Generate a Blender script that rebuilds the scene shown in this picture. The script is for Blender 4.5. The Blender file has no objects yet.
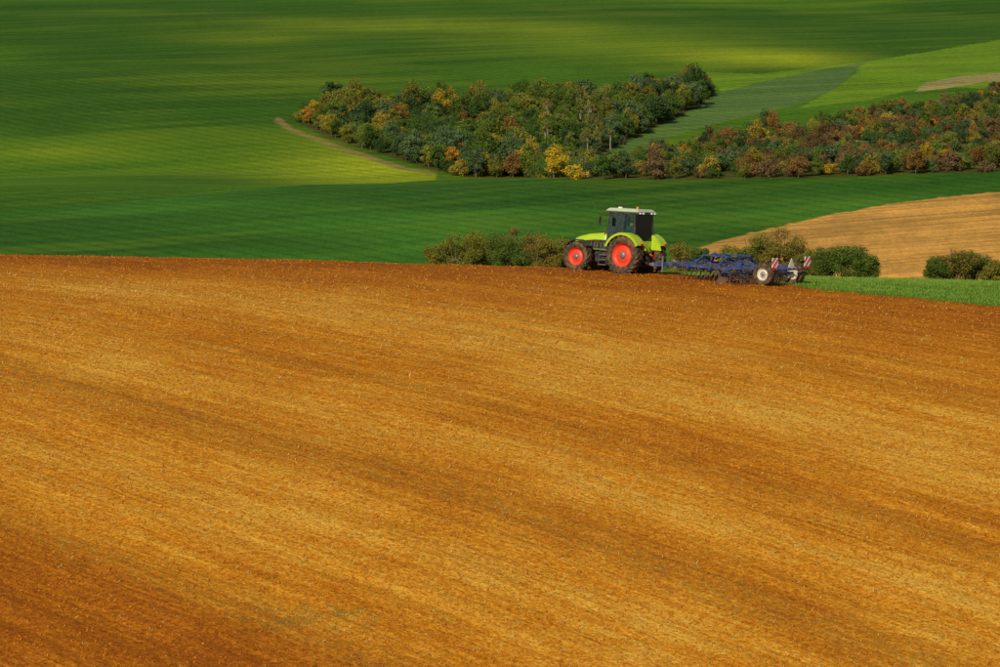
import bpy, bmesh, math, random
import numpy as np
from mathutils import Vector, Matrix
random.seed(7); rng=np.random.default_rng(7)
sc=bpy.context.scene
PITCH=math.radians(6.0); K=36.0/135.0
# ---------------------------------------------------------------- noise
def vnoise(x,y,seed=0):
    xi=np.floor(x).astype(np.int64); yi=np.floor(y).astype(np.int64)
    xf=x-xi; yf=y-yi
    def h(a,b):
        n=(a*374761393+b*668265263+seed*982451653)&0xffffffff
        n=((n^(n>>13))*1274126177)&0xffffffff
        return ((n^(n>>16))&0xffff)/65535.0
    u=xf*xf*(3-2*xf); v=yf*yf*(3-2*yf)
    return (h(xi,yi)*(1-u)+h(xi+1,yi)*u)*(1-v)+(h(xi,yi+1)*(1-u)+h(xi+1,yi+1)*u)*v
def fbm(x,y,seed=0,o=4):
    s=0;a=.5;t=0
    for i in range(o):
        s=s+a*vnoise(x*2**i+17.3*i,y*2**i+5.1*i,seed+i); t+=a; a*=.5
    return s/t
def sstep(a,b,x):
    t=np.clip((x-a)/(b-a),0,1); return t*t*(3-2*t)
# ---------------------------------------------------------------- terrain
def rowz(row,y): return y*math.tan(-PITCH+math.atan((333.5-row)*K/1000))
prof=[(-400,10),(-60,4),(0,-1.9),(60,-35),(120,-50),(250,-60),(400,-66),(560,-72),(640,-70),
 (700,rowz(268,700)),(780,rowz(218,780)),(860,rowz(180,860)),(900,rowz(176,900)),(960,rowz(186,960)),(1020,rowz(178,1020)),
 (1150,rowz(130,1150)),(1300,rowz(82,1300)),(1500,rowz(38,1500)),(1750,rowz(2,1750)),(2000,rowz(-35,2000)),
 (2300,rowz(-75,2300)),(2700,rowz(-90,2700)),(3600,60)]
py=np.arange(-400,3600,1.0)
pz=np.interp(py,[p[0] for p in prof],[p[1] for p in prof])
ker=np.exp(-0.5*(np.arange(-60,61)/20.0)**2); ker/=ker.sum()
pzs=np.convolve(np.pad(pz,60,mode='edge'),ker,mode='valid')
def zbg(x,y):
    z=np.interp(y,py,pzs)
    far=sstep(600,760,y)
    cr=np.exp(-((y-880)/130.0)**2)
    xe=180*np.tanh(x/180)
    z=z+far*cr*(0.036*xe)*1.0
    z=z+far*(1-cr)*(-0.012*xe)*sstep(900,1100,y)
    # the left part of the hollow is filled, so there the hillside is continuous
    left=sstep(-20,-110,x)*np.exp(-((y-960)/70.0)**2)
    z=z+left*3.0
    z=z+far*(fbm(x/190.0+3,y/260.0,11,3)-.5)*5.0*sstep(850,1100,y)
    z=z+far*(fbm(x/60.0,y/90.0,21,2)-.5)*1.0
    return z
def zfld(x,y):
    s=y-195.0
    xe=70*np.tanh(x/70)
    z=-16.95-.087*s-.00278*s*s-.0288*xe-.00019*xe*xe
    z=z+(fbm(x/14.0,y/14.0,31,3)-.5)*.30
    return z
def Z(x,y):
    x=np.asarray(x,float); y=np.asarray(y,float)
    a=zfld(x,y); b=zbg(x,y); k=2.5
    m=np.maximum(a,b)
    return m+k*np.log(np.exp((a-m)/k)+np.exp((b-m)/k))
def ray(u,v):
    a=(u-500)*K/1000; b=(333.5-v)*K/1000
    return a, math.cos(PITCH)+b*math.sin(PITCH), -math.sin(PITCH)+b*math.cos(PITCH)
def cast(u,v):
    a,f,w=ray(u,v); t=np.arange(640,2700,1.0)/f
    z=zbg(a*t,f*t); hit=np.nonzero(z>=w*t)[0]
    i=hit[0] if len(hit) else len(t)-1
    return a*t[i],f*t[i]
def casts(pts): return np.array([cast(*p) for p in pts])
def densify(pts,n=6):
    o=[]
    for i in range(len(pts)):
        a=pts[i]; b=pts[(i+1)%len(pts)]
        for j in range(n): o.append((a[0]+(b[0]-a[0])*j/n,a[1]+(b[1]-a[1])*j/n))
    return o
def inpoly(x,y,P):
    c=np.zeros(x.shape,bool); n=len(P)
    for i in range(n):
        x1,y1=P[i]; x2,y2=P[(i+1)%n]
        if y1==y2: continue
        c^=((y1>y)!=(y2>y))&(x<(x2-x1)*(y-y1)/(y2-y1)+x1)
    return c
# ---------------------------------------------------------------- mesh helpers
def mesh_np(name,V,F,mats=(),attrs=None,cols=None,smooth=False,parent=None,mi=None):
    V=np.asarray(V,np.float32); F=np.asarray(F,np.int32)
    me=bpy.data.meshes.new(name); k=F.shape[1]
    me.vertices.add(len(V)); me.vertices.foreach_set('co',V.ravel())
    me.loops.add(F.size); me.loops.foreach_set('vertex_index',F.ravel())
    me.polygons.add(len(F)); me.polygons.foreach_set('loop_start',np.arange(0,F.size,k,dtype=np.int32))
    me.polygons.foreach_set('loop_total',np.full(len(F),k,np.int32))
    if smooth: me.polygons.foreach_set('use_smooth',np.ones(len(F),bool))
    for m in mats: me.materials.append(m)
    if mi is not None: me.polygons.foreach_set('material_index',np.asarray(mi,np.int32))
    me.update(calc_edges=True)
    for n,a in (attrs or {}).items():
        t=me.attributes.new(n,'FLOAT','POINT'); t.data.foreach_set('value',np.asarray(a,np.float32).ravel())
    for n,a in (cols or {}).items():
        t=me.attributes.new(n,'FLOAT_COLOR','POINT'); t.data.foreach_set('color',np.asarray(a,np.float32).ravel())
    ob=bpy.data.objects.new(name,me); sc.collection.objects.link(ob)
    if parent: ob.parent=parent
    return ob
def gridmesh(name,xs,ys,zf,mats,attrf=None,colf=None):
    X,Y=np.meshgrid(xs,ys); Zz=zf(X,Y)
    V=np.stack([X,Y,Zz],-1).reshape(-1,3); nx=len(xs); ny=len(ys)
    i=np.arange(ny-1)[:,None]*nx+np.arange(nx-1)[None,:]
    F=np.stack([i,i+1,i+1+nx,i+nx],-1).reshape(-1,4)
    at_=attrf(X,Y) if attrf else None
    cl=colf(X,Y) if colf else None
    return mesh_np(name,V,F,mats,at_,cl,smooth=True)
# ---------------------------------------------------------------- materials
class NT:
    def __init__(s,name):
        s.m=bpy.data.materials.new(name); s.m.use_nodes=True; s.t=s.m.node_tree; s.n=s.t.nodes; s.l=s.t.links
        s.b=s.n['Principled BSDF']
    def node(s,t,**k):
        n=s.n.new(t)
        for a,v in k.items(): setattr(n,a,v)
        return n
    def link(s,a,b): s.l.new(a,b)
    def noise(s,vec,scale,detail=4,rough=.55):
        n=s.node('ShaderNodeTexNoise'); n.inputs['Scale'].default_value=scale; n.inputs['Detail'].default_value=detail
        n.inputs['Roughness'].default_value=rough
        if vec is not None: s.link(vec,n.inputs['Vector'])
        return n.outputs['Fac']
    def ramp(s,f,stops):
        r=s.node('ShaderNodeValToRGB'); e=r.color_ramp.elements
        while len(e)<len(stops): e.new(.5)
        for i,(p,c) in enumerate(stops):
            e[i].position=p; e[i].color=(*c,1) if len(c)==3 else c
        s.link(f,r.inputs['Fac']); return r.outputs['Color']
    def mix(s,f,a,b,mode='MIX'):
        m=s.node('ShaderNodeMix',data_type='RGBA',blend_type=mode)
        for inp,val in ((m.inputs['Factor'],f),(m.inputs['A'],a),(m.inputs['B'],b)):
            if isinstance(val,(int,float)): inp.default_value=val
            elif isinstance(val,tuple): inp.default_value=(*val,1)
            else: s.link(val,inp)
        return m.outputs['Result']
    def math(s,op,a,b=0.0):
        m=s.node('ShaderNodeMath',operation=op)
        for inp,val in ((m.inputs[0],a),(m.inputs[1],b)):
            if isinstance(val,(int,float)): inp.default_value=val
            else: s.link(val,inp)
        return m.outputs[0]
    def attr(s,name): return s.node('ShaderNodeAttribute',attribute_name=name)
def g3(v): return (v,v,v)
def simple(name,col,rough=.5,metal=0.0,dust=0.0,dscale=3.0,spec=.5):
    t=NT(name); tc=t.node('ShaderNodeTexCoord').outputs['Object']
    f=t.noise(tc,dscale,5)
    f2=t.ramp(f,[(.42,g3(0)),(.75,g3(1))])
    f3=t.math('MULTIPLY',f2,dust)
    base=t.mix(t.math('MULTIPLY',t.noise(tc,14,3),.25),tuple(col),tuple(c*.65 for c in col))
    c=t.mix(f3,base,(.22,.12,.055))
    t.link(c,t.b.inputs['Base Color'])
    t.link(t.math('ADD',t.math('MULTIPLY',f3,.4),rough),t.b.inputs['Roughness'])
    t.b.inputs['Metallic'].default_value=metal; t.b.inputs['Specular IOR Level'].default_value=spec
    return t.m
# rotated tillage coordinates
TM=.78; TN=math.sqrt(1+TM*TM)
def soil_mat():
    t=NT('ploughed_soil'); 
    pos=t.node('ShaderNodeTexCoord').outputs['Object']
    mp=t.node('ShaderNodeMapping'); mp.inputs['Rotation'].default_value=(0,0,math.atan(TM)); t.link(pos,mp.inputs['Vector'])
    def st(sx,sy,off=0):
        m=t.node('ShaderNodeMapping'); m.inputs['Scale'].default_value=(sx,sy,.2); m.inputs['Location'].default_value=(off,off,0); t.link(mp.outputs[0],m.inputs['Vector']); return m.outputs[0]
    gold=t.attr('gold').outputs['Fac']; grass=t.attr('grass').outputs['Fac']; olive=t.attr('olive').outputs['Fac']
    s1=t.noise(st(.08,1.2),1.0,5,.65); s2=t.noise(st(.28,5.0),1.0,4,.6); cl=t.noise(pos,4.6,6,.74); big=t.noise(pos,.16,4,.6)
    s3=t.noise(st(.03,1.9,7),1.0,3,.5)
    cl2=t.noise(pos,9,5,.8)
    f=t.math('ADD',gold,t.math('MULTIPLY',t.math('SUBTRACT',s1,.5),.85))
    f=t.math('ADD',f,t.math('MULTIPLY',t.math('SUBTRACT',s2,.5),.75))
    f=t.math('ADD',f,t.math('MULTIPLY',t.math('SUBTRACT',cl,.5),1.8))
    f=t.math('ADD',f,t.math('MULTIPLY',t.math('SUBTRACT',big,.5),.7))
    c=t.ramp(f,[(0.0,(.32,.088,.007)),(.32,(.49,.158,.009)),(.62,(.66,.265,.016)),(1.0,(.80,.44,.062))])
    dk=t.ramp(cl2,[(.34,g3(.42)),(.50,g3(1.0)),(.70,g3(1.26))])
    c=t.mix(1.0,c,dk,'MULTIPLY')
    # furrow shoulders left between passes
    ln=t.math('ABSOLUTE',t.math('SUBTRACT',s3,.5)); ln=t.ramp(ln,[(0.0,g3(.76)),(.022,g3(.92)),(.05,g3(1))])
    c=t.mix(.7,c,ln,'MULTIPLY')
    of=t.math('MULTIPLY',olive,t.ramp(t.noise(pos,3.2,6,.75),[(.42,g3(0)),(.66,g3(1))]))
    c=t.mix(of,c,(.25,.165,.028))
    gc=t.ramp(t.noise(pos,3.5,6,.75),[(.3,(.05,.12,.006)),(.6,(.12,.22,.014)),(.8,(.26,.27,.03))])
    gf=t.math('ADD',grass,t.math('MULTIPLY',t.math('SUBTRACT',t.noise(pos,1.6,5,.7),.5),.9))
    gf=t.ramp(gf,[(.46,g3(0)),(.56,g3(1))])
    c=t.mix(gf,c,gc)
    t.link(c,t.b.inputs['Base Color']); t.b.inputs['Roughness'].default_value=.95; t.b.inputs['Specular IOR Level'].default_value=.05
    h=t.math('ADD',t.math('MULTIPLY',cl,.11),t.math('MULTIPLY',cl2,.06))
    h=t.math('ADD',h,t.math('MULTIPLY',s2,.07))
    bp=t.node('ShaderNodeBump'); bp.inputs['Strength'].default_value=1.0; bp.inputs['Distance'].default_value=1.0
    t.link(h,bp.inputs['Height']); t.link(bp.outputs[0],t.b.inputs['Normal'])
    return t.m
def hills_mat():
    t=NT('crop_hills'); pos=t.node('ShaderNodeTexCoord').outputs['Object']
    col=t.attr('crop').outputs['Color']; bare=t.attr('bare').outputs['Fac']
    def st(rot,sx,sy):
        r=t.node('ShaderNodeMapping'); r.inputs['Rotation'].default_value=(0,0,rot); t.link(pos,r.inputs['Vector'])
        m=t.node('ShaderNodeMapping'); m.inputs['Scale'].default_value=(sx,sy,.05); t.link(r.outputs[0],m.inputs['Vector']); return m.outputs[0]
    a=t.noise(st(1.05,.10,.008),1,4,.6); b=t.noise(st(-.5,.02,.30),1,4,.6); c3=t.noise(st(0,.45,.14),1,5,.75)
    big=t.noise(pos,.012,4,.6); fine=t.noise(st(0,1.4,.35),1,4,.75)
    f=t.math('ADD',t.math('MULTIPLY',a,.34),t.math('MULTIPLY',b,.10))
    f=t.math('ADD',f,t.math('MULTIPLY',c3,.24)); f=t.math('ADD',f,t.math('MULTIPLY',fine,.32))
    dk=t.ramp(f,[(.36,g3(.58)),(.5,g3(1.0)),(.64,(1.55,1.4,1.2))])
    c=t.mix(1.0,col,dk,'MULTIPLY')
    gr=t.math('SUBTRACT',1.0,bare)
    y=t.ramp(t.math('ADD',t.math('MULTIPLY',big,.6),t.math('MULTIPLY',a,.4)),[(.50,g3(0)),(.66,g3(1))])
    c=t.mix(t.math('MULTIPLY',t.math('MULTIPLY',y,.28),gr),c,(.19,.23,.010))
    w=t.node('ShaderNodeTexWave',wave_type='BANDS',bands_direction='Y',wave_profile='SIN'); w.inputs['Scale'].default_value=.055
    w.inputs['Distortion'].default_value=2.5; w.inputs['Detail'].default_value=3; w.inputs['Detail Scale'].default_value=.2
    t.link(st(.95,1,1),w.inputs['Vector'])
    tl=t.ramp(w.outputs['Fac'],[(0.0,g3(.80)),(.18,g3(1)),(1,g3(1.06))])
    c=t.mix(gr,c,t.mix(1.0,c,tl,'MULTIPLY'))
    # damp / weedy patches and pass lines on the bare field
    pt=t.math('MULTIPLY',t.ramp(t.noise(st(.2,.04,.02),1,6,.75),[(.44,g3(0)),(.60,g3(1))]),t.math('MULTIPLY',bare,.6))
    c=t.mix(pt,c,(.29,.17,.04))
    bl=t.ramp(t.noise(st(-.45,.015,.55),1,4,.7),[(.38,g3(.66)),(.5,g3(1)),(.66,g3(1.2))])
    c=t.mix(bare,c,t.mix(1.0,c,bl,'MULTIPLY'))
    t.link(c,t.b.inputs['Base Color']); t.b.inputs['Roughness'].default_value=.9; t.b.inputs['Specular IOR Level'].default_value=.05
    bp=t.node('ShaderNodeBump'); bp.inputs['Strength'].default_value=.6; bp.inputs['Distance'].default_value=1.0
    t.link(f,bp.inputs['Height']); t.link(bp.outputs[0],t.b.inputs['Normal'])
    return t.m
# ---------------------------------------------------------------- build near field
edge=np.array([(-60,238),(-30,222),(0,204),(5,198),(10,190),(12.6,184.5),(15.6,180.3),(23.3,174.8),(40,165),(70,150)])
def gold_f(X,Y):
    b=(Y+TM*X)/TN
    bw=b+(fbm(X/25,Y/25,51,3)-.5)*4
    g=np.interp(bw,[84,90,94,97,102,105,109,113,118,121,124,130,133,137,142,150,160],[.05,.08,.20,.48,.70,.66,.44,.78,.48,.56,.82,.70,.52,.56,.42,.24,.16])
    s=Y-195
    g=g*(.22+.78*sstep(-5,-27,s))  # redder towards the crest: moist soil, plus grazing-angle shading painted into the colour
    return g
def near_attr(X,Y):
    b=(Y+TM*X)/TN
    ey=np.interp(X,edge[:,0],edge[:,1])
    grass=np.clip(.5+(Y-ey)/3.0,0,1)
    ol=np.exp(-((b-108.5)/1.4)**2)*.6+np.exp(-((b-96)/1.0)**2)*.45+np.exp(-((b-117.5)/.8)**2)*.4+np.exp(-((b-132.8)/.6)**2)*.25
    ol=ol*sstep(-10,-30,Y-195)
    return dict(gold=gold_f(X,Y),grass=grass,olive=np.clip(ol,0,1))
def near_z(X,Y):
    b=(Y+TM*X)/TN; a=(X-TM*Y)/TN
    z=Z(X,Y)
    z=z+(vnoise(b/.85,a/14.0,61)-.5)*.07+(vnoise(X/.5,Y/.5,62)-.5)*.06+(fbm(b/3.2,a/40.0,63,2)-.5)*.12
    return z
SOIL=soil_mat(); HILL=hills_mat()
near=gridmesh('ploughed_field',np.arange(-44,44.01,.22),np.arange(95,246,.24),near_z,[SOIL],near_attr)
# ---------------------------------------------------------------- far hills
def soft(poly_px,X,Y): 
    return inpoly(X,Y,casts(densify(poly_px)))
def hill_z(X,Y):
    z=Z(X,Y)
    ins=sstep(-44,-40,X)*sstep(44,40,X)*sstep(95,99,Y)*sstep(246,242,Y)
    return z-1.2*ins
POLY_FAR_SOIL=[(672,262),(700,247),(760,231),(820,217),(880,206),(940,198),(1000,192),(1150,178),(1150,300),(800,300),(672,285)]
POLY_LAYER2=[(-200,232),(-60,216),(100,204),(250,190),(350,182),(450,180),(560,179),(700,178),(850,175),(1000,170),(1200,165),(1200,320),(-200,320)]
POLY_TONGUE=[(205,96),(278,118),(292,130),(330,145),(370,159),(405,169),(436,174),(436,180),(380,184),(300,188),(215,194),(100,190),(100,120)]
POLY_STRIP=[(560,178),(600,146),(660,116),(722,92),(760,82),(820,70),(866,62),(835,88),(800,104),(740,118),(700,128),(640,148),(600,166)]
POLY_RIGHT=[(722,92),(700,72),(760,74),(830,66),(866,62),(1000,40),(1150,15),(1150,95),(1000,90),(930,86),(870,100),(800,108),(835,88),(860,70),(820,72)]
POLY_F1=[(290,118),(340,108),(420,110),(480,104),(540,98),(600,106),(640,96),(714,92),(700,106),(640,136),(590,160),(562,178),(470,178),(430,170),(380,154),(325,138)]
POLY_F2=[(562,180),(600,168),(660,154),(700,146),(780,132),(860,118),(930,108),(1000,94),(1110,84),(1110,170),(1000,172),(800,178),(700,180)]
def hill_cols(X,Y):
    C=np.empty(X.shape+(4,)); C[...,3]=1
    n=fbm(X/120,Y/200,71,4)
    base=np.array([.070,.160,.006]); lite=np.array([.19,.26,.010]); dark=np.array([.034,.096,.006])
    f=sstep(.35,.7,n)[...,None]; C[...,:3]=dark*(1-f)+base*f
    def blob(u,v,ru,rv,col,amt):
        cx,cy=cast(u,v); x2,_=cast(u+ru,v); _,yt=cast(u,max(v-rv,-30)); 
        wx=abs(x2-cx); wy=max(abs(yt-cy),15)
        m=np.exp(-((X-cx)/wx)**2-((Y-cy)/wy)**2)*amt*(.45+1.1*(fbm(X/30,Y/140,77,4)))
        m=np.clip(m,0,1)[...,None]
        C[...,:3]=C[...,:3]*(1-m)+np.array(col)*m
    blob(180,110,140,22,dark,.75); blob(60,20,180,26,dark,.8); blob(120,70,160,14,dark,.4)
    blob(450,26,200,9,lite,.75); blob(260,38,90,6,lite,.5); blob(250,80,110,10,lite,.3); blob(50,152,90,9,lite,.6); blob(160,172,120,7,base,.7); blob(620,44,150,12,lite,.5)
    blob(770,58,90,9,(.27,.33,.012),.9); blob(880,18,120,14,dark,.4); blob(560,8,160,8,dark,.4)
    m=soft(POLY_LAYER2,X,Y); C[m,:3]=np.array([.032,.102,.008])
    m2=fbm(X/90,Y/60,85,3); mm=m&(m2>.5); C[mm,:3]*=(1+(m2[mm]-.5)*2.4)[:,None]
    m=soft(POLY_RIGHT,X,Y); C[m,:3]=(np.array([.125,.23,.010])*(.7+.6*fbm(X/40,Y/60,88,4))[...,None])[m]
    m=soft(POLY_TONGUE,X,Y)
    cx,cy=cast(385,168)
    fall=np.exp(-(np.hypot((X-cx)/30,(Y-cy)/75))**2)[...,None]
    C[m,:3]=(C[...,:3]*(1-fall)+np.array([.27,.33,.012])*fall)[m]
    m=soft(POLY_STRIP,X,Y); C[m,:3]=np.array([.085,.155,.035])
    m=soft([(915,92),(925,83),(960,76),(1000,73),(1060,72),(1060,80),(985,82),(950,88)],X,Y); C[m,:3]=np.array([.30,.25,.09])
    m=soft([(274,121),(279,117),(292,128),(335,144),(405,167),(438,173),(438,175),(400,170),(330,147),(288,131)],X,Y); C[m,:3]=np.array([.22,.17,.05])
    for P in (POLY_F1,POLY_F2):
        m=soft(P,X,Y); C[m,:3]=np.array([.055,.060,.014])
    m=soft(POLY_FAR_SOIL,X,Y); C[m,:3]=np.array([.56,.29,.062])
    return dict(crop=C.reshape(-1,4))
def hill_attr(X,Y):
    return dict(bare=soft(POLY_FAR_SOIL,X,Y).astype(float))
side=np.array([250+ (i**1.6)*3 for i in range(1,60)])
xs=np.concatenate([-side[::-1],np.arange(-250,250.1,1.1),side])
ys=np.concatenate([np.arange(-300,90,12),np.arange(90,250,5),np.arange(250,660,8),np.arange(660,1420,1.7),np.arange(1420,2000,4),np.arange(2000,3500,20)])
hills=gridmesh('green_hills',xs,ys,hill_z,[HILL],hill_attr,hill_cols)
# ---------------------------------------------------------------- clods and straw on the field
def scatter_pts(n,x0,x1,y0,y1,dens=None):
    x=rng.uniform(x0,x1,n); y=rng.uniform(y0,y1,n)
    k=np.abs(x)<y*.15+3; x=x[k]; y=y[k]
    ey=np.interp(x,edge[:,0],edge[:,1]); k=y<ey-.4; x=x[k]; y=y[k]
    if dens is not None:
        k=rng.random(len(x))<dens(x,y); x=x[k]; y=y[k]
    return x,y
octv=np.array([(1,0,0),(-1,0,0),(0,1,0),(0,-1,0),(0,0,1),(0,0,-1)],float)
octf=np.array([(0,2,4),(2,1,4),(1,3,4),(3,0,4),(2,0,5),(1,2,5),(3,1,5),(0,3,5)])
x,y=scatter_pts(150000,-33,33,112,204,lambda x,y:1-.75*sstep(165,190,y))
n=len(x); z=near_z(x,y)
sz=.018+.045*rng.random(n)**4
ang=rng.uniform(0,6.28,n)
P=octv[None]*rng.uniform(.6,1.4,(n,6,1))*sz[:,None,None]*np.array([1.3,1,.75])
c,s=np.cos(ang)[:,None],np.sin(ang)[:,None]
V=np.stack([P[...,0]*c-P[...,1]*s+x[:,None],P[...,0]*s+P[...,1]*c+y[:,None],P[...,2]+z[:,None]+sz[:,None]*.2],-1).reshape(-1,3)
F=(octf[None]+np.arange(n)[:,None,None]*6).reshape(-1,3)
t=NT('clod_soil'); pos=t.node('ShaderNodeTexCoord').outputs['Object']
t.link(t.ramp(t.noise(pos,2.5,5,.8),[(.3,(.27,.08,.008)),(.5,(.40,.14,.012)),(.7,(.54,.25,.03))]),t.b.inputs['Base Color']); t.b.inputs['Roughness'].default_value=1
t.b.inputs['Specular IOR Level'].default_value=.05
CLOD=t.m
mesh_np('soil_clods',V,F,[CLOD])
def gd(x,y): return np.clip(gold_f(x,y)*1.4-.15+ (fbm(x/2,y/2,91,3)-.5)*.9,0.01,1)*(1-.9*sstep(168,186,y))
x,y=scatter_pts(230000,-33,33,112,204,gd)
n=len(x); z=near_z(x,y); L=rng.uniform(.04,.15,n); W=rng.uniform(.005,.012,n); ang=rng.normal(math.pi-math.atan(TM),.7,n); el=rng.uniform(0,.7,n)
dx=np.cos(ang)*np.cos(el)*L; dy=np.sin(ang)*np.cos(el)*L; dz=np.sin(el)*L
px,py_=-np.sin(ang)*W,np.cos(ang)*W
z=z+.012
V=np.stack([np.stack([x-px,y-py_,z],-1),np.stack([x+px,y+py_,z+W],-1),np.stack([x+px+dx,y+py_+dy,z+W+dz],-1),np.stack([x-px+dx,y-py_+dy,z+dz],-1)],1).reshape(-1,3)
F=np.arange(4*n).reshape(-1,4)
STRAW=simple('dry_straw',(.68,.46,.14),.8,dust=.4,dscale=.5,spec=.1)
mesh_np('straw_stubble',V,F,[STRAW])
def blades(name,x,y,hmin,hmax,mat,w=.012):
    n=len(x); z=near_z(x,y)-.01; h=rng.uniform(hmin,hmax,n); a=rng.uniform(0,6.28,n); ln=rng.uniform(0,.6,n)*h
    wx,wy=np.cos(a)*w,np.sin(a)*w; b=rng.uniform(0,6.28,n)
    V=np.stack([np.stack([x-wx,y-wy,z],-1),np.stack([x+wx,y+wy,z],-1),np.stack([x+np.cos(b)*ln,y+np.sin(b)*ln,z+h],-1)],1).reshape(-1,3)
    return mesh_np(name,V,np.arange(3*n).reshape(-1,3),[mat])
def grassm(nm,a,b,c):
    t=NT(nm); pos=t.node('ShaderNodeTexCoord').outputs['Object']
    t.link(t.ramp(t.noise(pos,1.3,5,.8),[(.3,a),(.55,b),(.75,c)]),t.b.inputs['Base Color']); t.b.inputs['Roughness'].default_value=.7; return t.m
GRASS=grassm('grass_blade',(.05,.13,.008),(.14,.25,.015),(.30,.31,.05)); WEED=grassm('weed_leaf',(.10,.13,.02),(.17,.18,.03),(.32,.28,.05))
x=rng.uniform(-2,36,200000); y=rng.uniform(164,212,200000)
ey=np.interp(x,edge[:,0],edge[:,1]); k=(y>ey+.2+rng.normal(0,.5,len(x)))&(np.abs(x)<y*.15+2)&(y<200)
blades('grass_verge',x[k],y[k],.05,.16,GRASS)
wx,wy=[],[]
for i in range(260):
    b=random.choice([108.5,108.5,96,117.5,132.8])+random.gauss(0,1.0); X0=random.uniform(-20,22); Y0=b*TN-TM*X0
    if not(118<Y0<172): continue
    m=random.randint(4,14); wx+=list(rng.normal(X0,.18,m)); wy+=list(rng.normal(Y0,.18,m))
for i in range(34):
    X0=random.gauss(-6.0,1.4); Y0=128.3+random.gauss(0,.5); m=random.randint(20,60); wx+=list(rng.normal(X0,.2,m)); wy+=list(rng.normal(Y0,.2,m))
blades('weeds',np.array(wx),np.array(wy),.03,.10,WEED,.014)
# ---------------------------------------------------------------- foliage
def leaf_mat(name,sc_):
    t=NT(name); oi=t.node('ShaderNodeObjectInfo'); pos=t.node('ShaderNodeTexCoord').outputs['Object']
    f=t.noise(pos,sc_,4,.7)
    a=t.mix(1.0,oi.outputs['Color'],t.ramp(f,[(.3,g3(.55)),(.5,g3(1)),(.7,(1.6,1.4,1.1))]),'MULTIPLY')
    t.link(a,t.b.inputs['Base Color']); t.b.inputs['Roughness'].default_value=.75; t.b.inputs['Specular IOR Level'].default_value=.1
    tl=t.node('ShaderNodeBsdfTranslucent'); t.link(a,tl.inputs[0]); mx=t.node('ShaderNodeMixShader'); mx.inputs[0].default_value=.25
    t.link(t.b.outputs[0],mx.inputs[1]); t.link(tl.outputs[0],mx.inputs[2]); t.link(mx.outputs[0],t.n['Material Output'].inputs['Surface'])
    return t.m
LEAF=leaf_mat('foliage',.6); LEAFN=leaf_mat('shrub_foliage',2.5)
BARK=simple('bark',(.13,.09,.055),.9); PALE=simple('pale_bark',(.40,.36,.27),.8)
def tube_np(path,r0,r1,n=6):
    V=[];F=[];m=len(path)
    for i,p in enumerate(path):
        p=Vector(p); d=(Vector(path[min(i+1,m-1)])-Vector(path[max(i-1,0)])).normalized()
        a=d.orthogonal().normalized(); b=d.cross(a); r=r0+(r1-r0)*i/(m-1)
        for j in range(n):
            t_=2*math.pi*j/n; V.append(p+a*math.cos(t_)*r+b*math.sin(t_)*r)
        if i:
            for j in range(n):
                F.append(((i-1)*n+j,(i-1)*n+(j+1)%n,i*n+(j+1)%n,i*n+j))
    return np.array([tuple(v) for v in V]),np.array(F)
def foliage(name,H,R,nclump,nleaf,ls,base=.25,mats=(None,None),stems=1,seed=0,flat=False,thin=1.0):
    r=np.random.default_rng(seed)
    VV=[];FF=[];MI=[];off=0
    cz0=H*base
    cl=[]
    for i in range(nclump):
        for _ in range(30):
            p=r.uniform(-1,1,3)
            if np.hypot(np.hypot(p[0],p[1]),p[2])<1: break
        hh=(p[2]+1)/2
        wid=(math.sin(math.pi*min(1,(hh*.85+.12)))**.6) if not flat else 1
        c=np.array([p[0]*R*.8*wid,p[1]*R*.8*wid,cz0+(H-cz0)*(.08+.84*hh)])
        cl.append((c,R*r.uniform(.20,.42)))
    for s_ in range(stems):
        bx,by=(0,0) if stems==1 else r.normal(0,R*.25,2)
        top=np.array([r.normal(0,R*.15)+bx*1.5,r.normal(0,R*.15)+by*1.5,H*.85])
        path=[(bx,by,-.4),(bx+.02*H,by,H*.25),((bx+top[0])/2,(by+top[1])/2,H*.55),tuple(top)]
        v,f=tube_np(path,thin*(H*.02/(1 if stems==1 else 1.8)+.01),thin*H*.004,6); VV.append(v);FF.append(f+off);MI+= [1]*len(f);off+=len(v)
        for c,rr in [cl[i] for i in r.choice(len(cl),min(len(cl),6 if stems==1 else 2),replace=False)]:
            b0=np.array(path[1])*(1-.4)+np.array(path[2])*.4
            v,f=tube_np([tuple(b0),tuple((b0+c)/2+np.array([0,0,.03*H])),tuple(c)],thin*H*.009,thin*H*.003,5); VV.append(v);FF.append(f+off);MI+=[1]*len(f);off+=len(v)
    per=nleaf//nclump
    for c,rr in cl:
        d=r.normal(size=(per,3)); d/=np.linalg.norm(d,axis=1)[:,None]
        p=c+d*(rr*r.uniform(.45,1.22,(per,1)))*np.array([1,1,.85])
        a=r.normal(size=(per,3)); a/=np.linalg.norm(a,axis=1)[:,None]
        b=np.cross(a,d*.9+r.normal(size=(per,3))*.45); b/=np.linalg.norm(b,axis=1)[:,None]+1e-6
        s=ls*r.uniform(.6,1.4,(per,1)); 
        q=np.stack([p-a*s*.5,p+b*s*.38,p+a*s*.5,p-b*s*.38],1).reshape(-1,3)
        f=np.arange(per*4).reshape(-1,4)+off
        VV.append(q);FF.append(f);MI+=[0]*per;off+=per*4
    V=np.concatenate(VV);F=np.concatenate(FF)
    V[:,2]=np.maximum(V[:,2],-.4)
    return mesh_np(name,V,F,mats,mi=MI)
protos=[]
for i in range(8):
    o=foliage('tree_proto',7.2+i*.4,3.0+.38*(i%4),22+i,3400,.40,.08+.03*(i%3),(LEAF,BARK),1,100+i,flat=(i%2==0)); protos.append(o.data); bpy.data.objects.remove(o)
scrub=[]
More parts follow.
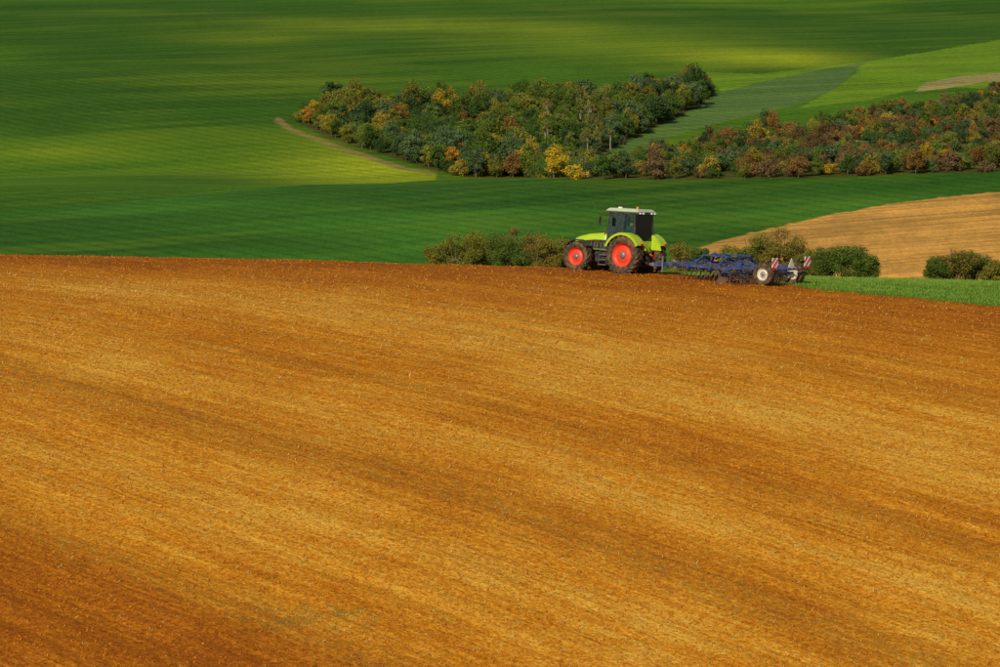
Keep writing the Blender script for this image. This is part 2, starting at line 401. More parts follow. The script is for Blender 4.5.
for i in range(5):
    o=foliage('scrub_proto',3.4+i*.3,2.8,15,1700,.34,.02,(LEAF,BARK),4,200+i,flat=True); scrub.append(o.data); bpy.data.objects.remove(o)
birch=[]
for i in range(4):
    o=foliage('birch_proto',7.6+.4*i,1.9,9,620,.36,.48,(LEAF,PALE),1+i%2,300+i,thin=.75); birch.append(o.data); bpy.data.objects.remove(o)
def empty(name,loc=(0,0,0)):
    e=bpy.data.objects.new(name,None); sc.collection.objects.link(e); e.location=loc; e.empty_display_size=.5; return e
GREENS=[(.100,.155,.022),(.062,.115,.020),(.135,.170,.024),(.175,.175,.026),(.085,.135,.052),(.052,.096,.028)]
AUT=[(.27,.22,.028),(.40,.29,.022),(.23,.13,.034),(.15,.10,.042),(.38,.20,.022)]
def plant_area(name,poly,spacing,pick):
    P=casts(densify(poly)); x0,y0=P.min(0);x1,y1=P.max(0)
    e=empty(name); placed=0
    gx=np.arange(x0,x1,spacing); gy=np.arange(y0,y1,spacing*1.15)
    X,Y=np.meshgrid(gx,gy); X=X+rng.uniform(-.45,.45,X.shape)*spacing; Y=Y+rng.uniform(-.45,.45,X.shape)*spacing
    m=inpoly(X,Y,P); X=X[m];Y=Y[m]
    Zg=Z(X,Y)
    for x,y,z in zip(X,Y,Zg):
        me,col,s=pick(x,y)
        o=bpy.data.objects.new('tree',me); sc.collection.objects.link(o); o.parent=e
        o.location=(x,y,z-.1); o.rotation_euler=(0,0,random.uniform(0,6.28)); o.scale=(s*random.uniform(.85,1.2),s*random.uniform(.85,1.2),s*random.uniform(.85,1.15))
        v=random.uniform(.78,1.25); o.color=(col[0]*v,col[1]*v,col[2]*v,1); placed+=1
    print(name,placed); return e
def pick1(x,y):
    u=500+x/y/K*1000
    n=float(fbm(np.array([x/22.0]),np.array([y/30.0]),141,3)[0])
    if 545<u<620 and y>1060 and random.random()<.33: return random.choice(birch),random.choice([(.20,.18,.05),(.15,.16,.035)]),random.uniform(.75,1.0)
    if random.random()<.06+(.15 if 355<u<400 else 0)+(.06 if n>.55 else 0): col=random.choice(AUT[:2]+[AUT[0],AUT[4],AUT[2]])
    else: col=GREENS[int(n*14+random.random()*1.6)%6]
    if random.random()<.22: return random.choice(scrub),col,random.uniform(.8,1.3)
    s=random.uniform(.58,1.02)*(.6+.8*n)
    if u<330: s*=.75
    if u>700: s=min(s,.7)
    return random.choice(protos),col,s
def pick2(x,y):
    u=500+x/y/K*1000
    n=float(fbm(np.array([x/16.0]),np.array([y/22.0]),151,3)[0])
    pa=.50 if u>640 else .08
    if random.random()<pa*(.25+1.6*n)*(1 if n>.46 else .35): col=random.choice([AUT[2]]*3+[AUT[3]]*3+[AUT[0]])
    else: col=random.choice(GREENS)
    if random.random()<.04: col=random.choice(AUT)
    if random.random()<.60: return random.choice(scrub),col,random.uniform(.6,1.25)
    return random.choice(protos),col,random.uniform(.32,.72)
plant_area('forest',POLY_F1,5.0,pick1)
plant_area('autumn_woodland',POLY_F2,5.0,pick2)
# near shrubs behind the crest: (u, distance, top row, width px, colour)
OL=(.19,.175,.027); DG=(.090,.135,.022); RD=(.15,.13,.028)
bs=[(440,213,244,30,OL),(458,212,235,38,OL),(482,214,231,40,OL),(506,211,232,40,DG),(522,213,225,40,OL),(545,211,238,34,OL),(566,213,236,34,OL),(585,214,246,28,DG),
    (684,212,244,30,OL),(700,210,247,26,DG),(735,209,243,34,OL),(762,211,233,40,OL),(786,210,228,40,OL),(806,204,250,26,OL),(826,203,249,38,DG),(850,202,248,38,DG),(866,202,256,26,DG),
    (940,200,259,28,DG),(958,200,252,38,RD),(978,201,255,36,DG),(993,200,264,22,OL)]
for i,(u,yy,top,w,col) in enumerate(bs):
    a,f,wz=ray(u,top-2); tt=yy/f; x=a*tt; zt=wz*tt; zg=float(Z(x,yy)); H=zt-zg
    R=w*K/1000*yy*.5*1.25
    o=foliage('bush',H*1.03,R,22,13000,.075,.0,(LEAFN,BARK),6,400+i,flat=True)
    o.location=(x,yy,zg); o.color=(*[c*random.uniform(.9,1.1) for c in col],1)
# ---------------------------------------------------------------- machine helpers
def bm_obj(name,bm,mat,parent,smooth=False,loc=(0,0,0),rot=(0,0,0)):
    me=bpy.data.meshes.new(name); bmesh.ops.recalc_face_normals(bm,faces=bm.faces); bm.to_mesh(me); bm.free()
    for m in (mat if isinstance(mat,(list,tuple)) else [mat]): me.materials.append(m)
    if smooth: me.polygons.foreach_set('use_smooth',[True]*len(me.polygons))
    o=bpy.data.objects.new(name,me); sc.collection.objects.link(o); o.parent=parent; o.location=loc; o.rotation_euler=rot; return o
def box(name,p0,p1,mat,parent,bev=.015,rot=(0,0,0)):
    c=[(a+b)/2 for a,b in zip(p0,p1)]; d=[abs(b-a) for a,b in zip(p0,p1)]
    bm=bmesh.new(); bmesh.ops.create_cube(bm,size=1); bmesh.ops.scale(bm,vec=d,verts=bm.verts)
    if bev: bmesh.ops.bevel(bm,geom=bm.edges[:],offset=min(bev,min(d)*.4),segments=2,affect='EDGES',profile=.5)
    return bm_obj(name,bm,mat,parent,loc=c,rot=rot)
def beam(name,a,b,w,h,mat,parent):
    a=Vector(a);b=Vector(b);d=b-a; o=box(name,(-w/2,-h/2,-d.length/2),(w/2,h/2,d.length/2),mat,parent,.012)
    o.location=(a+b)/2; o.rotation_mode='QUATERNION'; 
    z=d.normalized(); up=Vector((0,0,1)) if abs(z.z)<.95 else Vector((1,0,0)); y=(up-z*up.dot(z)).normalized(); x=y.cross(z)
    o.rotation_quaternion=Matrix((x,y,z)).transposed().to_quaternion(); return o
def pipe(name,path,r,mat,parent,n=10,r1=None):
    v,f=tube_np(path,r,r if r1 is None else r1,n); o=mesh_np(name,v,f,[mat],smooth=True,parent=parent); return o
def lathe(bm,prof,n=48,mi=0):
    rings=[]
    for (r,yy) in prof:
        rings.append([bm.verts.new((r*math.cos(2*math.pi*j/n),yy,r*math.sin(2*math.pi*j/n))) for j in range(n)])
    for i in range(len(rings)-1):
        for j in range(n):
            f=bm.faces.new((rings[i][j],rings[i][(j+1)%n],rings[i+1][(j+1)%n],rings[i+1][j])); f.material_index=mi; f.smooth=True
    return rings
def wheel(name,R,W,rimr,loc,side,tyre,rim,hubm,parent,lugs=22,lugh=.045,steer=0):
    e=bpy.data.objects.new(name,None); sc.collection.objects.link(e); e.parent=parent; e.location=loc; e.rotation_euler=(0,0,steer)
    w=W/2; bm=bmesh.new(); r=R-lugh
    lathe(bm,[(rimr,-w*.72),(rimr+.04,-w*.85),(rimr+(r-rimr)*.5,-w),(r*.93,-w*.97),(r*.985,-w*.80),(r,-w*.4),(r,w*.4),(r*.985,w*.80),(r*.93,w*.97),(rimr+(r-rimr)*.5,w),(rimr+.04,w*.85),(rimr,w*.72)])
    bm_obj('tyre',bm,tyre,e)
    if lugs:
        bm=bmesh.new()
        for sd in (-1,1):
            for i in range(lugs):
                a0=2*math.pi*(i+(0.5 if sd>0 else 0))/lugs
                da=2*math.pi/lugs
                def P(al,yy,rr): return bm.verts.new((rr*math.cos(al),yy,rr*math.sin(al)))
                th=da*.17; sk=da*.85
                secs=[(0.02*w,a0,R),(.55*w,a0+sk*.5,R*.998),(.92*w,a0+sk*.85,R*.975),(1.01*w,a0+sk,R*.9)]
                prev=None
                for yy,al,rt in secs:
                    q=[P(al-th,sd*yy,rt),P(al+th,sd*yy,rt),P(al+th*1.3,sd*yy,rt-lugh*1.4),P(al-th*1.3,sd*yy,rt-lugh*1.4)]
                    if prev:
                        for k in range(4): bm.faces.new((prev[k],prev[(k+1)%4],q[(k+1)%4],q[k]))
                    else: bm.faces.new(q)
                    prev=q
                bm.faces.new(prev)
        bm_obj('tread_lugs',bm,tyre,e)
    bm=bmesh.new(); s=side
    lathe(bm,[(rimr+.015,s*w*.80),(rimr+.02,s*w*.74),(rimr-.03,s*w*.70),(rimr-.05,s*w*.35),(rimr*.72,s*w*.28),(rimr*.60,s*w*.46),(rimr*.36,s*w*.50),(.001,s*w*.50)],40)
    lathe(bm,[(rimr+.015,-s*w*.80),(rimr-.04,-s*w*.70),(rimr-.05,s*w*.2),(.001,s*w*.2)],40)
    bm_obj('rim',bm,rim,e)
    bm=bmesh.new(); lathe(bm,[(rimr*.30,s*w*.505),(rimr*.30,s*w*.62),(rimr*.22,s*w*.74),(.001,s*w*.76)],24)
    for i in range(8):
        a=2*math.pi*i/8; m=Matrix.Translation((math.cos(a)*rimr*.45,s*w*.52,math.sin(a)*rimr*.45))@Matrix.Rotation(math.pi/2,4,'X')
        bmesh.ops.create_cone(bm,segments=6,radius1=.028,radius2=.028,depth=.04,matrix=m,cap_ends=True)
    bm_obj('hub',bm,hubm,e)
    return e
def arc_sheet(name,cx,cz,R,a0,a1,y0,y1,mat,parent,th=.03,n=20,lip=.10):
    bm=bmesh.new(); prev=None
    for i in range(n+1):
        a=math.radians(a0+(a1-a0)*i/n); c,s=math.cos(a),math.sin(a)
        q=[bm.verts.new((cx+r*c,yy,cz+r*s)) for r,yy in [(R-lip,y1+.002),(R+th*.5,y1+.012),(R+th,y1-.04),(R+th,y0),(R,y0),(R,y1-.03),(R-lip,y1-.02)]]
        if prev:
            for k in range(7): bm.faces.new((prev[k],prev[(k+1)%7],q[(k+1)%7],q[k]))
        else: bm.faces.new(q)
        prev=q
    bm.faces.new(prev); return bm_obj(name,bm,mat,parent)
def loft(name,secs,mat,parent,bev=.05):
    bm=bmesh.new(); prev=None
    for x,wb,wt,zb,zt in secs:
        c=min(bev,wt*.5,(zt-zb)*.4)
        pts=[(-wb,zb),(-wb*1.02,zt-(zt-zb)*.45),(-wt,zt-c*1.2),(-wt+c,zt-c*.2),(-wt*.3,zt),(wt*.3,zt),(wt-c,zt-c*.2),(wt,zt-c*1.2),(wb*1.02,zt-(zt-zb)*.45),(wb,zb)]
        q=[bm.verts.new((x,a,b)) for a,b in pts]
        if prev:
            for k in range(10): bm.faces.new((prev[k],prev[(k+1)%10],q[(k+1)%10],q[k])).smooth=True
        else: bm.faces.new(q)
        prev=q
    bm.faces.new(prev); return bm_obj(name,bm,mat,parent)
LIME=simple('lime_paint',(.38,.56,.015),.34,dust=.35,dscale=2.2)
RED=simple('red_rim_paint',(.75,.040,.010),.4,dust=.30,dscale=4)
TYRE=simple('tyre_rubber',(.05,.038,.03),.9,dust=1.0,dscale=5,spec=.15)
BLK=simple('black_trim',(.018,.018,.02),.5,dust=.35,dscale=4)
GRY=simple('grey_metal',(.22,.22,.22),.45,metal=.5,dust=.3)
WHT=simple('white_paint',(.72,.73,.70),.35,dust=.15)
ROOF=simple('cab_roof_paint',(.44,.52,.34),.4,dust=.3)
BLUE=simple('blue_paint',(.004,.042,.165),.42,dust=.5,dscale=3)
RUST=simple('worn_steel',(.085,.042,.025),.75,metal=.2,dust=.8,dscale=6)
CREAM=simple('pale_rim_paint',(.62,.58,.46),.5,dust=.5,dscale=4)
ORG=simple('beacon_orange',(.8,.25,.02),.3); TAIL=simple('tail_light_red',(.6,.01,.01),.25)
LENS=simple('lamp_lens',(.75,.75,.72),.15)
t=NT('cab_glass'); tr=t.node('ShaderNodeBsdfTransparent'); tr.inputs[0].default_value=(.70,.82,.70,1); gl=t.node('ShaderNodeBsdfGlossy'); gl.inputs['Roughness'].default_value=.03
fr=t.node('ShaderNodeFresnel'); fr.inputs[0].default_value=1.5; mx=t.node('ShaderNodeMixShader'); t.link(fr.outputs[0],mx.inputs[0]); t.link(tr.outputs[0],mx.inputs[1]); t.link(gl.outputs[0],mx.inputs[2])
t.link(mx.outputs[0],t.n['Material Output'].inputs['Surface']); GLASS=t.m
def place(e,x,y,hd,lift=0,span=1.4,scl=1.0):
    f=Vector((-math.cos(hd),math.sin(hd),0)); l=Vector((-math.sin(hd),-math.cos(hd),0))
    def P(q): return Vector((q.x,q.y,float(Z(q.x,q.y))))
    c=Vector((x,y,0)); fx=(P(c+f*span)-P(c-f*span)).normalized(); ly=(P(c+l*span)-P(c-l*span)).normalized()
    zz=fx.cross(ly).normalized(); ly=zz.cross(fx)
    m=Matrix((fx,ly,zz)).transposed().to_4x4()@Matrix.Scale(scl,4); m.translation=P(c)+zz*lift; e.matrix_world=m; return f
HD=math.radians(38)
TX,TY=6.80,187.7
# ---------------------------------------------------------------- tractor
T=empty('tractor'); fw=place(T,TX,TY,HD,-.07,1.5,1.02)
wheel('rear_wheel',.98,.62,.58,(0,.98,.98),1,TYRE,RED,GRY,T,20,.055)
wheel('rear_wheel',.98,.62,.58,(0,-.98,.98),-1,TYRE,RED,GRY,T,20,.055)
wheel('front_wheel',.76,.52,.44,(2.85,.98,.76),1,TYRE,RED,GRY,T,18,.045,.05)
wheel('front_wheel',.76,.52,.44,(2.85,-.98,.76),-1,TYRE,RED,GRY,T,18,.045,.05)
box('chassis',(-.5,-.27,.62),(3.35,.27,1.12),BLK,T,.04)
box('rear_axle',(-.22,-.75,.8),(.22,.75,1.16),BLK,T,.05)
box('front_axle',(2.71,-.78,.62),(2.99,.78,.86),BLK,T,.04)
loft('bonnet',[(1.32,.47,.43,1.16,2.02),(1.9,.47,.43,1.14,1.99),(2.7,.46,.41,1.12,1.91),(3.2,.44,.38,1.12,1.80),(3.52,.41,.34,1.14,1.69),(3.70,.34,.27,1.18,1.52)],LIME,T,.09)
for s in (-1,1):
    bm=bmesh.new()
    q=[(1.45,1.22),(3.4,1.20),(3.50,1.38),(3.1,1.54),(2.2,1.64),(1.45,1.64)]
    vs=[bm.verts.new((x,s*(.50 if x<3.3 else .455),z)) for x,z in q]; vi=[bm.verts.new((x,s*.40,z)) for x,z in q]
    bm.faces.new(vs); bm.faces.new(vi)
    for k in range(6): bm.faces.new((vs[k],vs[(k+1)%6],vi[(k+1)%6],vi[k]))
    bm_obj('side_grille',bm,BLK,T)
    for k in range(8): box('grille_slat',(1.6+k*.2,s*.503,1.26),(1.64+k*.2,s*.512,1.50),GRY,T,0)
    box('headlight',(3.60,s*.13,1.36),(3.70,s*.30,1.48),LENS,T,.02)
box('nose_grille',(3.60,-.24,1.18),(3.715,.24,1.34),BLK,T,.03)
box('front_weight',(3.30,-.38,.62),(3.9,.38,1.08),BLK,T,.06)
box('front_linkage_arm',(3.8,.28,.55),(4.15,.36,.68),BLK,T,.02); box('front_linkage_arm',(3.8,-.36,.55),(4.15,-.28,.68),BLK,T,.02)
box('fuel_tank',(.75,.42,.55),(1.95,.82,1.08),BLK,T,.08); box('battery_box',(.9,-.8,.55),(1.9,-.42,1.08),BLK,T,.08)
for k in range(4): box('step',(1.12,.80,.42+.24*k),(1.55,1.04-.03*k,.46+.24*k),GRY,T,.008)
beam('step_rail',(1.10,1.0,.42),(1.10,.88,1.2),.03,.05,BLK,T); beam('step_rail',(1.57,1.0,.42),(1.57,.88,1.2),.03,.05,BLK,T)
for s in (-1,1):
    if s>0: o=arc_sheet('rear_fender',0,.98,1.08,22,152,.66,1.30,LIME,T)
    else: o=arc_sheet('rear_fender',0,.98,1.08,22,152,-1.26,-.66,LIME,T)
    bm=bmesh.new(); pts=[(1.08*math.cos(math.radians(a)),.98+1.08*math.sin(math.radians(a))) for a in range(15,166,10)]
    A=[bm.verts.new((x,s*.66,z)) for x,z in pts]; B=[bm.verts.new((x,s*.62,z)) for x,z in pts]
    bm.faces.new(A);bm.faces.new(B)
    for k in range(len(pts)): bm.faces.new((A[k],A[(k+1)%len(pts)],B[(k+1)%len(pts)],B[k]))
    bm_obj('fender_side',bm,LIME,T)
    box('tail_light',(-1.06,s*1.0-.10,1.50),(-.985,s*1.0+.10,1.60),TAIL,T,.01)
    arc_sheet('front_fender',2.85,.76,.83,35,140,min(s*.74,s*1.2),max(s*.74,s*1.2),BLK,T,.02,12,.04)
FB,RB=1.36,-.42
def quadpanel(name,pts,mat,th=.012):
    bm=bmesh.new(); vs=[bm.verts.new(p) for p in pts]; f=bm.faces.new(vs); f.normal_update(); nn=f.normal.copy()
    r=bmesh.ops.extrude_face_region(bm,geom=[f]); 
    for v in r['geom']:
        if isinstance(v,bmesh.types.BMVert): v.co+=nn*th
    return bm_obj(name,bm,mat,T)
box('cab_floor',(RB,-.72,1.12),(FB,.72,1.34),BLK,T,.03)
zr=3.03
for s in (-1,1):
    beam('front_pillar',(FB-.02,s*.70,1.3),(FB-.16,s*.68,zr),.07,.07,BLK,T)
    beam('mid_pillar',(.32,s*.82,1.35),(.28,s*.76,zr),.06,.07,BLK,T)
    beam('rear_pillar',(RB,s*.78,1.75),(RB+.10,s*.72,zr),.08,.08,BLK,T)
    quadpanel('side_glass',[(FB-.05,s*.735,1.36),(.36,s*.83,1.36),(.31,s*.775,zr-.04),(FB-.18,s*.695,zr-.04)],GLASS)
    quadpanel('side_glass',[(.28,s*.83,1.9),(RB+.04,s*.79,1.95),(RB+.13,s*.735,zr-.04),(.25,s*.77,zr-.04)],GLASS)
    box('cab_side_panel',(RB,s*.66,1.3),(.34,s*.80,1.92),LIME,T,.03)
    pipe('mirror_arm',[(FB-.14,s*.7,2.88),(FB+.06,s*1.05,2.91),(FB+.08,s*1.22,2.80)],.018,BLK,T,6)
    box('mirror',(FB+.04,s*1.13,2.38),(FB+.11,s*1.33,2.80),BLK,T,.03)
quadpanel('windscreen',[(FB,-.68,1.36),(FB,.68,1.36),(FB-.14,.65,zr-.04),(FB-.14,-.65,zr-.04)],GLASS)
quadpanel('rear_window',[(RB-.02,.72,1.7),(RB-.02,-.72,1.7),(RB+.08,-.68,zr-.04),(RB+.08,.68,zr-.04)],GLASS)
box('rear_cab_wall',(RB-.03,-.74,1.15),(RB+.04,.74,1.70),LIME,T,.02)
bm=bmesh.new(); bmesh.ops.create_cube(bm,size=1)
for v in bm.verts:
    up=v.co.z>0; v.co.x*=2.02 if not up else 1.75; v.co.y*=1.62 if not up else 1.35; v.co.z*=.17
bmesh.ops.bevel(bm,geom=bm.edges[:],offset=.05,segments=3,affect='EDGES'); bm_obj('cab_roof',bm,ROOF,T,loc=(.45,0,3.17))
box('roof_trim',(-.54,-.79,2.98),(1.44,.79,3.095),BLK,T,.02)
for s in (-1,1):
    for yy in (.35,.62):
        box('work_light',(1.45,s*yy-.07,3.01),(1.51,s*yy+.07,3.10),LENS,T,.015); box('work_light',(-.61,s*yy-.07,3.01),(-.55,s*yy+.07,3.10),LENS,T,.015)
bm=bmesh.new(); bmesh.ops.create_cone(bm,segments=16,radius1=.06,radius2=.05,depth=.13,cap_ends=True); bm_obj('beacon',bm,ORG,T,loc=(-.3,.5,3.31))
pipe('gps_antenna',[(1.1,0,3.23),(1.1,0,3.31)],.12,WHT,T,12)
pipe('exhaust',[(1.52,-.56,1.5),(1.52,-.60,2.0),(1.50,-.62,3.04),(1.42,-.64,3.16)],.07,GRY,T,12)
pipe('air_intake',[(1.52,.40,1.95),(1.52,.42,2.25)],.05,BLK,T,10)
box('seat',(.15,-.26,1.5),(.65,.26,1.68),BLK,T,.05); box('seat_back',(.05,-.26,1.66),(.2,.26,2.32),BLK,T,.05); box('seat_base',(.25,-.15,1.34),(.55,.15,1.5),BLK,T,.02)
box('dashboard',(1.05,-.2,1.34),(1.25,.2,2.02),BLK,T,.05)
pipe('steering_wheel',[(.92+.05*math.cos(a),.20*math.sin(a),2.08+.18*math.cos(a)*.5) for a in np.linspace(0,2*math.pi,20)],.015,BLK,T,6)
for s in (-1,1):
    beam('lower_link',(-.3,s*.35,.75),(-1.1,s*.42,.62),.06,.10,BLK,T); beam('lift_rod',(-.75,s*.4,.68),(-.5,s*.4,1.4),.05,.05,BLK,T)
beam('top_link',(-.4,0,1.25),(-1.0,0,1.0),.06,.06,RED,T); box('hitch_block',(-.75,-.14,.5),(-.4,.14,1.1),BLK,T,.03)
# driver
CL=simple('work_jacket',(.06,.09,.16),.9); SK=simple('skin',(.50,.28,.19),.6)
J=[((.32,0,1.78),(.15,.17)),((.30,0,2.02),(.13,.16)),((.31,0,2.22),(.12,.18)),((.33,0,2.33),.06),
   ((.33,.20,2.26),.07),((.50,.27,2.02),.05),((.80,.17,2.10),.038),((.33,-.20,2.26),.07),((.50,-.27,2.02),.05),((.80,-.17,2.10),.038),
   ((.42,.10,1.74),.10),((.80,.13,1.78),.075),((.95,.13,1.42),.05),((.42,-.10,1.74),.10),((.80,-.13,1.78),.075),((.95,-.13,1.42),.05)]
E=[(0,1),(1,2),(2,3),(2,4),(4,5),(5,6),(2,7),(7,8),(8,9),(0,10),(10,11),(11,12),(0,13),(13,14),(14,15)]
me=bpy.data.meshes.new('driver'); me.from_pydata([j[0] for j in J],E,[]); me.materials.append(CL)
D=bpy.data.objects.new('driver',me); sc.collection.objects.link(D); D.parent=T
D.modifiers.new('Skin','SKIN')
for i,j in enumerate(J):
    r=j[1]; me.skin_vertices[0].data[i].radius=r if isinstance(r,tuple) else (r,r)
me.skin_vertices[0].data[0].use_root=True
D.modifiers.new('Sub','SUBSURF').levels=1
bm=bmesh.new(); bmesh.ops.create_uvsphere(bm,u_segments=16,v_segments=12,radius=.115)
for v in bm.verts:
    v.co.y*=.80; v.co.z*=1.12
    if v.co.x>.09 and abs(v.co.y)<.03 and abs(v.co.z)<.04: v.co.x+=.025
bm_obj('driver_head',bm,SK,T,True,loc=(.36,0,2.50))
bm=bmesh.new(); bmesh.ops.create_uvsphere(bm,u_segments=16,v_segments=12,radius=.125)
for v in bm.verts:
    v.co.y*=.84
    if v.co.z<0.02: v.co.z=.02
    if v.co.x>.09 and v.co.z<.05: v.co.x+=.07
bm_obj('driver_cap',bm,BLK,T,True,loc=(.35,0,2.53))
# ---------------------------------------------------------------- cultivator
C=empty('cultivator'); ctr=Vector((TX,TY,0))-fw*6.5
place(C,ctr.x,ctr.y,HD,-.12,2.2)
beam('drawbar',(5.35,0,.60),(2.2,0,.86),.18,.22,BLUE,C)
beam('drawbar_brace',(4.3,0,.70),(2.0,.95,.86),.10,.13,BLUE,C); beam('drawbar_brace',(4.3,0,.70),(2.0,-.95,.86),.10,.13,BLUE,C)
box('hitch_eye',(5.3,-.12,.50),(5.6,.12,.67),GRY,C,.04); beam('parking_stand',(4.7,.2,.25),(4.7,.2,1.05),.08,.08,GRY,C)
WH=2.7
for yy in (-.75,.75): beam('main_beam',(2.3,yy,.88),(-2.2,yy,.88),.12,.15,BLUE,C)
rows=[2.1,1.45,.8,.15]
for xx in rows: beam('cross_beam',(xx,-WH,.76),(xx,WH,.76),.09,.09,BLUE,C)
for s in (-1,1):
    for yy in (1.6,2.5): beam('wing_beam',(2.2,s*yy,.85),(-1.0,s*yy,.85),.09,.11,BLUE,C)
    for xx in (1.7,.3):
        beam('fold_arm',(xx,s*.75,.93),(xx,s*.95,1.30),.08,.11,BLUE,C); beam('fold_arm',(xx,s*.95,1.30),(xx,s*1.6,.96),.08,.11,BLUE,C)
        pipe('hydraulic_ram',[(xx+.12,s*.25,1.10),(xx+.12,s*.9,1.26)],.05,BLK,C,10); pipe('ram_rod',[(xx+.12,s*.9,1.26),(xx+.12,s*1.5,1.0)],.025,GRY,C,8)
    beam('top_rail',(1.8,s*.95,1.33),(.2,s*.95,1.33),.07,.07,BLUE,C)
beam('tower',(1.7,-.9,1.27),(1.7,.9,1.27),.08,.08,BLUE,C); beam('tower',(.3,-.9,1.27),(.3,.9,1.27),.08,.08,BLUE,C)
beam('tower_post',(1.9,0,.95),(1.7,0,1.42),.12,.12,BLUE,C); beam('tower_stay',(1.7,0,1.40),(3.3,0,.80),.06,.08,BLUE,C); beam('tower_stay',(1.7,0,1.40),(-.7,0,.96),.06,.08,BLUE,C)
for k,yy in enumerate((-.06,0,.06)): pipe('hydraulic_hose',[(6.0,yy,1.1),(5.2,yy,.95),(4.0,yy,.95),(2.7,yy+.02,1.15),(1.7,yy,1.25)],.016,BLK,C,6)
tv=[];tf=[];off=0
for ri,xx in enumerate(rows):
    for yy in np.arange(-2.62+.13*ri,2.70,.40):
        v,f=tube_np([(xx,yy,.80),(xx-.04,yy,.90),(xx-.22,yy,.90),(xx-.32,yy,.68),(xx-.26,yy,.40),(xx-.06,yy,.14),(xx+.04,yy,-.10)],.028,.034,6); tv.append(v);tf.append(f+off);off+=len(v)
mesh_np('tines',np.concatenate(tv),np.concatenate(tf),[RUST],parent=C)
bm=bmesh.new()
for yy in np.arange(-2.65,2.70,.34):
    m=Matrix.Translation((-.45,yy,.22))@Matrix.Rotation(.3*(1 if yy>0 else -1),4,'Z')@Matrix.Rotation(math.pi/2,4,'X')
    bmesh.ops.create_cone(bm,segments=20,radius1=.25,radius2=.20,depth=.04,matrix=m,cap_ends=True)
bm_obj('levelling_discs',bm,RUST,C)
beam('disc_beam',(-.45,-WH,.60),(-.45,WH,.60),.07,.07,BLUE,C)
for yy in np.arange(-2.65,2.70,.68): beam('disc_arm',(-.45,yy+.04,.58),(-.45,yy+.04,.24),.04,.06,BLK,C)
for (y0,y1) in ((-WH,-.08),(.08,WH)):
    bm=bmesh.new()
    for yy in np.arange(y0,y1-.05,.30):
        lathe(bm,[(.25,yy),(.27,yy+.02),(.25,yy+.04),(.22,yy+.02),(.25,yy)],24)
    for i in range(9):
        a=2*math.pi*i/9; m=Matrix.Translation((.25*math.cos(a),(y0+y1)/2,.25*math.sin(a)))@Matrix.Rotation(math.pi/2,4,'X')
        bmesh.ops.create_cone(bm,segments=6,radius1=.018,radius2=.018,depth=abs(y1-y0),matrix=m,cap_ends=True)
    bm_obj('roller',bm,RUST,C,loc=(-1.12,0,.25))
    beam('roller_frame',(-1.12,y0,.62),(-1.12,y1,.62),.07,.07,BLK,C)
    for yy in (y0,(y0+y1)/2,y1):
        beam('roller_arm',(-1.12,yy,.62),(-1.12,yy,.26),.04,.08,BLK,C); beam('roller_link',(-.3,yy*.93,.86),(-1.12,yy,.66),.06,.08,BLUE,C)
tv=[];tf=[];off=0
for yy in np.arange(-2.7,2.71,.16):
    v,f=tube_np([(-1.55,yy,.45),(-1.63,yy,.26),(-1.78,yy,.0)],.012,.010,5); tv.append(v);tf.append(f+off);off+=len(v)
mesh_np('harrow_tines',np.concatenate(tv),np.concatenate(tf),[RUST],parent=C); beam('harrow_bar',(-1.55,-2.72,.45),(-1.55,2.72,.45),.05,.05,BLK,C)
for yy in (-2,-.7,.7,2): beam('harrow_arm',(-1.14,yy,.62),(-1.55,yy,.45),.05,.06,BLK,C)
beam('axle',(-2.15,-1.2,.66),(-2.15,1.2,.66),.11,.11,BLK,C)
for s in (-1,1):
    wheel('transport_wheel',.56,.42,.31,(-2.15,s*1.32,.66),s,TYRE,CREAM,GRY,C,0,.01)
    beam('axle_arm',(-2.15,s*.9,.66),(-1.2,s*.8,.90),.10,.12,BLUE,C)
t=NT('warning_stripes'); pos=t.node('ShaderNodeTexCoord').outputs['Object']
sp=t.node('ShaderNodeSeparateXYZ'); t.link(pos,sp.inputs[0])
d=t.math('ADD',sp.outputs['Y'],sp.outputs['Z']); d=t.math('FRACT',t.math('MULTIPLY',t.math('ADD',d,5.0),3.0)); d=t.math('GREATER_THAN',d,.5)
t.link(t.mix(d,(.80,.80,.77),(.72,.02,.015)),t.b.inputs['Base Color']); t.b.inputs['Roughness'].default_value=.35; STR=t.m
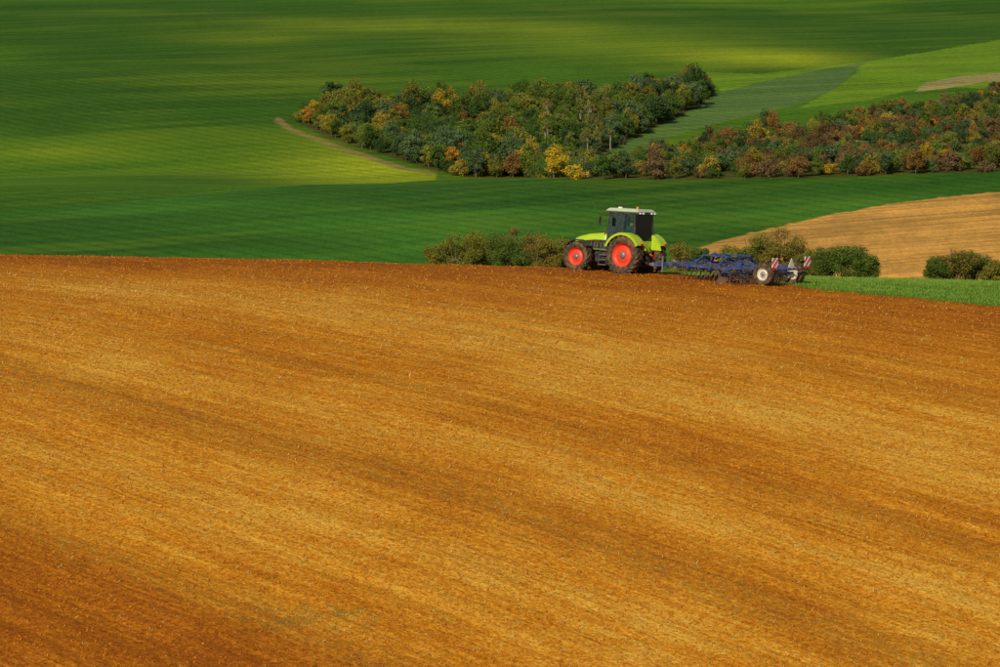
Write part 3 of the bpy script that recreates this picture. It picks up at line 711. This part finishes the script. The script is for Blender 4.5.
for s in (-1,1):
    beam('board_post',(-2.78,s*1.42,.80),(-2.78,s*1.42,1.3),.04,.04,BLK,C)
    box('warning_board',(-2.84,s*1.42-.26,1.02),(-2.815,s*1.42+.26,1.50),STR,C,.004)
    box('rear_lamp',(-2.86,s*1.42-.16,.90),(-2.80,s*1.42+.16,1.00),TAIL,C,.01)
bm=bmesh.new(); vs=[bm.verts.new(p) for p in ((-2.82,-.27,1.0),(-2.82,.27,1.0),(-2.82,0,1.45))]; f=bm.faces.new(vs)
r=bmesh.ops.extrude_face_region(bm,geom=[f]); [setattr(v,'co',v.co+Vector((-.02,0,0))) for v in r['geom'] if isinstance(v,bmesh.types.BMVert)]
bm_obj('triangle_plate',bm,WHT,C)
beam('plate_post',(-2.76,0,.86),(-2.76,0,1.2),.04,.04,BLK,C)
beam('lamp_bar',(-2.78,-1.6,.88),(-2.78,1.6,.88),.04,.05,BLK,C)
for yy in (-.75,.75): beam('lamp_bar_arm',(-2.2,yy,.88),(-2.78,yy,.88),.05,.06,BLUE,C)
# ---------------------------------------------------------------- light, sky, camera
sv=Vector((-.36,-.93,0)).normalized(); EL=math.radians(32)
sd=Vector((sv.x*math.cos(EL),sv.y*math.cos(EL),math.sin(EL)))
L=bpy.data.lights.new('sun','SUN'); L.energy=4.3; L.angle=math.radians(.6); L.color=(1,.90,.70)
lo=bpy.data.objects.new('sun',L); sc.collection.objects.link(lo); lo.rotation_mode='QUATERNION'; lo.rotation_quaternion=sd.to_track_quat('Z','Y'); lo.location=(0,0,100)
w=bpy.data.worlds.new('World'); sc.world=w; w.use_nodes=True; n=w.node_tree.nodes; sky=n.new('ShaderNodeTexSky'); sky.sky_type='NISHITA'; sky.sun_disc=False
sky.sun_elevation=EL; sky.sun_rotation=math.atan2(sd.x,sd.y)
w.node_tree.links.new(sky.outputs[0],n['Background'].inputs[0]); n['Background'].inputs[1].default_value=.068
cam=bpy.data.cameras.new('camera'); cam.lens=135; cam.sensor_width=36; cam.clip_end=6000; cam.clip_start=.5
co=bpy.data.objects.new('camera',cam); sc.collection.objects.link(co); co.rotation_euler=(math.radians(90)-PITCH,0,0); sc.camera=co
sc.view_settings.view_transform='Standard'; sc.view_settings.look='None'; sc.view_settings.exposure=0
